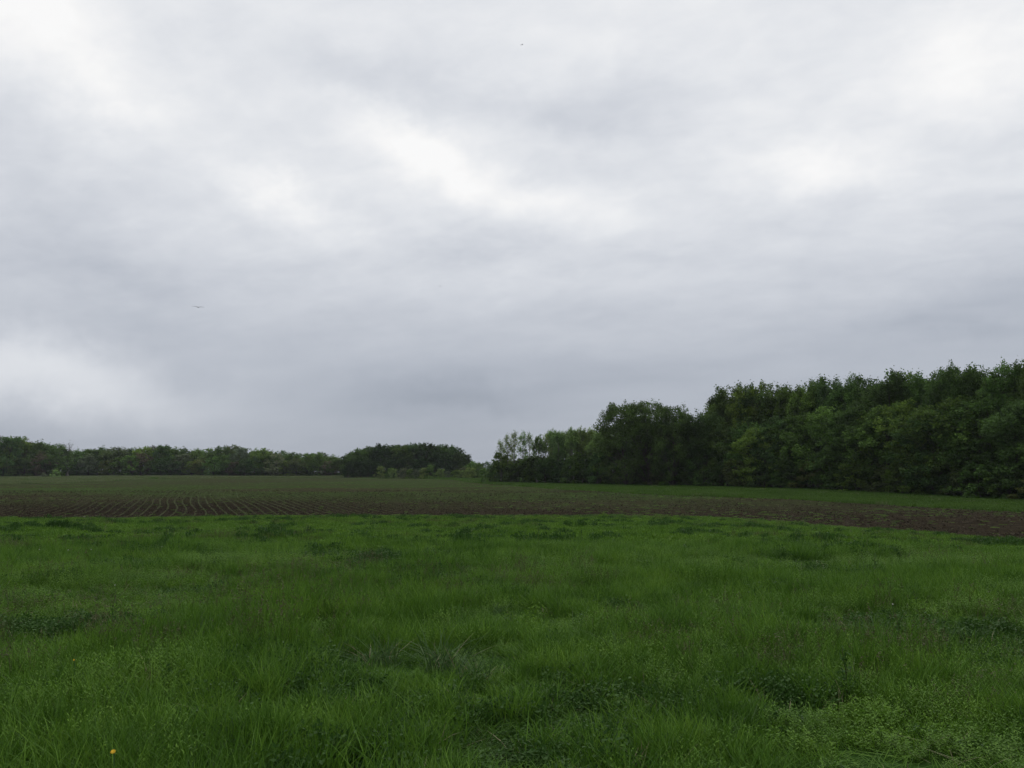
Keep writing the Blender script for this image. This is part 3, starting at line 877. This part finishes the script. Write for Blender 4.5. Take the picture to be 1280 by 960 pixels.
# distant left tree line
ltx = [-60, -20, 0, 15, 40, 60, 75, 90, 100, 120, 140, 150, 180, 190, 205, 225, 250, 265, 280, 289, 305, 315, 321, 335, 350, 360, 380, 395, 410, 425, 440, 470]
lty = [543, 544, 545, 545, 552, 553, 556, 562, 562, 560, 559, 561, 559, 557, 556, 560, 563, 560, 558, 556, 560, 563, 560, 562, 563, 565, 568, 564, 568, 571, 573, 574]
i = 0
px = -50.0
while px < 452:
    if 84 < px < 93: px = 93.5
    Y = 424 + (i * 7 % 5) * 2.5 - 6
    if px < 85: Y -= 22
    tp = float(np.interp(px, ltx, lty)) + [0, .8, -.3, .6][i % 4]
    col_ = [MID, DARK, DARK, OLIVE, DARK, MID, LITE, MID, GREY, MID, DARK, PURP][i * 5 % 12]
    tree('far_round' if i % 3 else 'far_dense', 'distant_tree', 'tree', bearing(px) * Y, Y, top_h(px, tp, Y), col_,
         '%s tree in the skyline row of the distant left tree line, counted from the left' % ORD[i], 'skyline trees of the distant left tree line', wid=.85 + .2 * (i * 3 % 4) / 3)
    i += 1; px += 11.3 + (i * 5 % 3)
print('left line', i)
Y = 400
tree('bare', 'bare_tree', 'tree', bearing(87) * Y, Y, top_h(87, 551, Y), PURP, 'nearly leafless pinkish grey tree sticking up in the distant left tree line')
for i, px in enumerate(range(-44, 456, 13)):
    Y = 412 - (18 if px < 85 else 0) + (i * 3 % 4)
    H = 7 + 4.5 * ((i * 29 % 13) / 13)
    tree('far_round', 'edge_tree', 'tree', bearing(px) * Y, Y, H, [DARK, MID, OLIVE, GREY, DARK, PURP, MID, LITE, DARK][i * 4 % 9],
         '%s low tree along the front foot of the distant left tree line, from the left' % ORD[i], 'low trees at the foot of the distant left tree line')
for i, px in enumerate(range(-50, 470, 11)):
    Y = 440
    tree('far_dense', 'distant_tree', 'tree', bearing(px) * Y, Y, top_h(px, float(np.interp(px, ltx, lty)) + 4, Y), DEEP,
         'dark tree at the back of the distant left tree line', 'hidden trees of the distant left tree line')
tree('bush', 'bush', 'bush', bearing(71) * 368, 368, 3.4, YEL, 'small pale round bush alone in front of the distant left trees')
tree('bush', 'bush', 'bush', bearing(58) * 372, 372, 2.0, GREY, 'tiny greyish bush left of the pale round bush')

# the dark grove in the middle distance
gv = [(440, 566, -3), (452, 561, 0), (465, 558, 3), (478, 556, 1), (492, 557, 3), (506, 556.5, 0), (520, 555, 2), (534, 554, 0), (547, 556, 3), (559, 557, 0), (568, 559, 2), (576, 565, -2)]
for i, (px, tp, dy) in enumerate(gv):
    Y = 372 + dy
    tree('far_dense', 'grove_tree', 'tree', bearing(px) * Y, Y, top_h(px, tp, Y), [DARK, MID, DARK, DEEP][i % 4],
         '%s tree from the left in the dark round-topped grove in the middle distance' % ORD[i], 'trees of the dark middle grove', wid=.8)
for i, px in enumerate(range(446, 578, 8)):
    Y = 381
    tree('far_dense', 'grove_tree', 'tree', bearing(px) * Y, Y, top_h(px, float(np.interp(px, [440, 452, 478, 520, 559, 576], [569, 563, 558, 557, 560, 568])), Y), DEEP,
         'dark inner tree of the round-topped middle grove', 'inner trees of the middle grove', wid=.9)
for i, px in enumerate((436, 443, 452, 461, 470)):
    Y = 366
    tree('far_dense', 'grove_tree', 'tree', bearing(px) * Y, Y, [5.5, 7.5, 8.5, 8.0, 7.0][i], DEEP, '%s low dark tree at the left foot of the middle grove' % ORD[i],
         'low dark trees at the left foot of the middle grove', wid=.7)
for i, px in enumerate((482, 497, 512, 527, 542, 557, 571)):
    Y = 367
    tree('far_round', 'grove_tree', 'tree', bearing(px) * Y, Y, 8.5 + (i * 5 % 3), DEEP, 'dark low tree behind the pale bushes of the middle grove', 'low trees behind the pale bushes', wid=.7)
for i, (px, tp, c_) in enumerate(((476, 583, YEL), (488, 585, LITE), (493, 586, YEL), (504, 585, GREY), (513, 586, LITE), (522, 587, GREY), (531, 585, YEL), (540, 581, LITE), (552, 586, YEL), (561, 589, GREY), (568, 588, LITE), (577, 588, YEL))):
    Y = 345 - i * 1.5
    tree('bush', 'pale_bush', 'bush', bearing(px) * Y, Y, top_h(px, tp, Y), c_, '%s pale bush from the left in front of the dark middle grove' % ORD[i], 'pale bushes in front of the middle grove')
for i, (px, tp, c_, Y) in enumerate(((572, 587, LITE, 330), (580, 584, GREY, 334), (584, 582, LITE, 335), (588, 584, YEL, 322), (591, 577, LITE, 330), (599, 580, LITE, 325), (606, 585, LITE, 318), (613, 588, MID, 300), (620, 584, MID, 280))):
    tree('skirt', 'green_bush', 'bush', bearing(px) * Y, Y, top_h(px, tp, Y), c_, '%s green bush from the left between the middle grove and the right-hand wood' % ORD[i],
         'green bushes between grove and wood', wid=.9)
for i, (px, tp) in enumerate(((588, 578), (598, 578), (607, 577), (616, 577), (626, 577), (580, 579))):
    Y = 640
    tree('far_round', 'far_tree', 'tree', bearing(px) * Y, Y, top_h(px, tp, Y), DARK, 'very distant grey tree seen in the gap left of the right-hand wood', 'very distant trees in the gap', wid=.9)


# ------------------------------------------------------------------ single things in the meadow and the sky
def ground_thing(name, cat, label, x, y, group=None):
    r_ = bpy.data.objects.new(name, None); C.objects.link(r_); r_.empty_display_size = .2
    r_.location = (x, y, hz(x, y)); r_['label'] = label; r_['category'] = cat
    if group: r_['group'] = group
    return r_


def mesh_part(name, data, mat, parent):
    me = mesh_np(name, *data); me.materials.append(mat)
    return ob(name, me, parent=parent)


# arching pale-bladed tussocks round the dark hollow left of centre
for (x, y, s_, lab) in ((-1.25, 8.25, 1.0, 'coarse tussock of arching pale blades at the left of the dark hollow'),
                        (-0.62, 8.0, 1.15, 'largest tussock of upright pale blades in the dark hollow left of centre'),
                        (-0.35, 7.45, .9, 'dark curling tussock at the right end of the dark hollow')):
    t_ = ground_thing('grass_tussock', 'tussock', lab, x, y); t_.scale = (s_, s_, s_)
    mesh_part('blades', blades(rng, 80, .17, .18, .42, .009, .7, 1.1), M_reed, t_)
    mesh_part('dry_blades', blades(rng, 12, .16, .14, .32, .007, 1.0, 1.0), M_straw, t_)


def flat_mat(name, col, rough=.6):
    m, N = new_mat(name)
    tc = N.node('ShaderNodeTexCoord'); n = N.noise(tc.outputs['Object'], 40, 3, .6)
    finish(N, N.mix(n, col, tuple(c * .7 for c in col)), rough, transl=.15)
    return m


M_yel = flat_mat('yellow_petal', (.80, .50, .02)); M_white = flat_mat('white_petal', (.40, .42, .36)); M_stem = flat_mat('stem', (.05, .12, .03)); M_stone = flat_mat('stone', (.20, .18, .16), .9)
M_bird = flat_mat('dark_feather', (.035, .035, .04)); M_wing = flat_mat('grey_feather', (.16, .16, .18))


def flower(x, y, h, r_, mat, label, n=16, group=None):
    t_ = ground_thing('flower', 'flower', label, x, y, group)
    mesh_part('stem', tube([(0, 0, 0), (.01, 0, h * .5), (0, .01, h)], [.004, .0035, .003], 5), M_stem, t_)
    V = []; F = []
    for lay, (rr, zz) in enumerate(((1, 0), (.65, .006))):
        for k in range(n):
            a = 2 * math.pi * (k + .5 * lay) / n; b = .8 * math.pi / n; o_ = len(V)
            V += [(0, 0, zz), (r_ * rr * .7 * math.cos(a - b), r_ * rr * .7 * math.sin(a - b), zz + .004), (r_ * rr * math.cos(a), r_ * rr * math.sin(a), zz + .002),
                  (r_ * rr * .7 * math.cos(a + b), r_ * rr * .7 * math.sin(a + b), zz + .004)]
            F.append((o_, o_ + 1, o_ + 2, o_ + 3))
    V = np.array(V); V[:, 2] += h
    c, s = math.cos(.6), math.sin(.6)                       # head nods towards the viewer
    Z = V[:, 2] - h; Yv = V[:, 1].copy(); V[:, 1] = Yv * c - Z * s; V[:, 2] = h + Yv * s + Z * c
    mesh_part('flower_head', (V, np.array(F), None), mat, t_)


flower(-2.05, 4.55, .25, .015, M_yel, 'yellow flower head near the lower left corner of the meadow')
flower(-3.45, 6.9, .26, .008, M_yel, 'tiny yellow flower in the grass at the far left, above the larger one')
for (x, y, lab) in ((-12.3, 22.5, 'left one of the three white flower specks near the middle left'), (-11.5, 22.4, 'middle one of the three white flower specks near the middle left'),
                    (-11.0, 22.6, 'right one of the three white flower specks near the middle left'), (-9.4, 23.2, 'white flower speck beside the dark weed patch on the left'),
                    (-21.5, 41, 'single white flower speck at the left below the field'), (-5.9, 12.9, 'whitish flower head standing left of the dark hollow'),
                    (4.55, 10.4, 'small pale flower head on the right of the meadow')):
    flower(x, y, .30, .022 if y > 15 else .012, M_white, lab, 9)


def stone(x, y, s_, lab, seed):
    r_ = np.random.default_rng(seed)
    import bmesh
    bm = bmesh.new(); bmesh.ops.create_icosphere(bm, subdivisions=2, radius=s_)
    for v in bm.verts:
        v.co *= .8 + .35 * r_.random(); v.co.z *= .6
    me = bpy.data.meshes.new('stone'); bm.to_mesh(me); bm.free(); me.materials.append(M_stone)
    o = ob('stone', me); o.location = (x, y, hz(x, y) + .05 + s_ * .3); o['label'] = lab; o['category'] = 'stone'


stone(-33.4, 70.2, .16, 'pale stone lying on the dark soil at the left near edge of the field', 3)
stone(-36.5, 73.5, .10, 'small pale stone left of the larger one on the dark soil', 4)

# upright dark weeds that stand above the sward
wd = [(-2.4, 18.0, .50, 'thin dark upright weed left of centre of the meadow'), (.75, 24.5, .75, 'dark bare weed stalk standing just right of centre below the field'), (2.1, 26.0, .6, 'thin dark weed stalk right of centre in the far meadow'),
      (11.1, 31, .62, 'tall bluish dark weed standing alone on the right of the far meadow'), (2.55, 6.7, .42, 'brown-stemmed weed in the lower right of the meadow'), (3.9, 8.8, .42, 'dark weed stalk at the right of the near meadow'),
      (-8.6, 22.3, .55, 'bushy dark weed beside the white flower specks on the left'), (-16.2, 27.5, .5, 'low bluish weed clump at the far left of the meadow'), (7.3, 17.4, .45, 'dark leafy weed right of centre in the middle meadow')]
for i, (x, y, h, lab) in enumerate(wd):
    t_ = ground_thing('weed', 'weed', lab, x, y)
    mesh_part('stalk', tube([(0, 0, 0), (.01, .01, h * .5), (-.015, .02, h)], [.006, .005, .002], 5), M_purple, t_)
    n = 60; tt = rng.random(n); a = rng.random(n) * 6.283; rr = .10 * (1 - tt * .7) * rng.random(n)
    mesh_part('foliage', leaflets(rng, np.stack([rr * np.cos(a), rr * np.sin(a), .04 + tt * h * .95], -1), .022, .2, .4), M_weed, t_)


# birds high over the field: one continuous body with spread wings, plus tail
def bird(x, y, z, span, heading, bank, mat, label):
    secs = [(-.26, .004, .0), (-.20, .03, .0), (-.10, .045, .0), (.0, .055, .0), (.10, .05, .004), (.17, .032, .012), (.20, .036, .018), (.235, .030, .018), (.262, .010, .012), (.30, .002, .004)]
    V = []; F = []
    for (yy, rr, zz) in secs:
        for k in range(8):
            a = k * math.pi / 4
            V.append((rr * math.cos(a), yy, zz + rr * .85 * math.sin(a)))
    for i in range(len(secs) - 1):
        for k in range(8):
            F.append((i * 8 + k, i * 8 + (k + 1) % 8, (i + 1) * 8 + (k + 1) % 8, (i + 1) * 8 + k))
    def slab(outline):
        o_ = len(V); m = len(outline)
        for (a, b, c, t) in outline: V.append((a, b, c + t / 2))
        for (a, b, c, t) in outline: V.append((a, b, c - t / 2))
        h_ = m // 2
        for i in range(h_ - 1):
            F.append((o_ + i, o_ + i + 1, o_ + m - 2 - i, o_ + m - 1 - i)); F.append((o_ + m + i, o_ + m + m - 1 - i, o_ + m + m - 2 - i, o_ + m + i + 1))
        for i in range(m):
            j = (i + 1) % m; F.append((o_ + i, o_ + m + i, o_ + m + j, o_ + j))
    for s_ in (-1, 1):
        slab([(s_ * .02, .13, .02, .02), (s_ * .25, .17, .09, .016), (s_ * .42, .10, .07, .01), (s_ * .60, -.04, .03, .004),
              (s_ * .58, -.08, .03, .004), (s_ * .42, -.03, .065, .008), (s_ * .25, -.01, .085, .012), (s_ * .02, -.06, .02, .02)])
    slab([(-.03, -.2, 0, .01), (-.05, -.36, -.005, .004), (.05, -.36, -.005, .004), (.03, -.2, 0, .01)])
    me = mesh_np('bird', np.array(V) * span / 1.2, np.array(F)); me.materials.append(mat)
    o = ob('bird', me); o.location = (x, y, z); o.rotation_euler = (R(bank), R(bank * .5), R(heading)); o['label'] = label; o['category'] = 'bird'


def sky_pos(az, el, D):
    d = sky_dir(az, el); return d[0] * D, d[1] * D, EYE + d[2] * D


bird(*sky_pos(-20.5, 10.35, 55), .72, 20, 4, M_bird, 'dark bird gliding low in the left half of the sky')
bird(*sky_pos(0.70, 27.6, 95), .55, -60, 14, M_wing, 'faint grey bird near the top centre of the sky')
bird(*sky_pos(-4.9, 12.4, 120), .5, 70, 10, M_wing, 'faint grey bird in mid sky just left of centre')
bird(*sky_pos(30.1, 11.2, 110), .5, -40, 8, M_wing, 'faint grey bird at the right edge of the sky')


# ------------------------------------------------------------------ the moist air between here and the far trees
def haze():
    x0, x1, y0, y1, z0, z1 = -3100, 3100, -320, 3100, -4.5, 45
    V = [(x, y, z) for z in (z0, z1) for (x, y) in ((x0, y0), (x1, y0), (x1, y1), (x0, y1))]
    F = [(0, 3, 2, 1), (4, 5, 6, 7), (0, 1, 5, 4), (1, 2, 6, 5), (2, 3, 7, 6), (3, 0, 4, 7)]
    me = bpy.data.meshes.new('haze'); me.from_pydata(V, [], F); me.update()
    m, N = new_mat('haze')
    v = N.node('ShaderNodeVolumePrincipled'); v.inputs['Color'].default_value = (.86, .91, 1, 1); v.inputs['Density'].default_value = 0.00008
    out = N.node('ShaderNodeOutputMaterial'); N.l.new(v.outputs[0], out.inputs['Volume'])
    o = ob('haze', me, m); o['kind'] = 'stuff'; o['label'] = 'thin damp haze over the field'


haze()
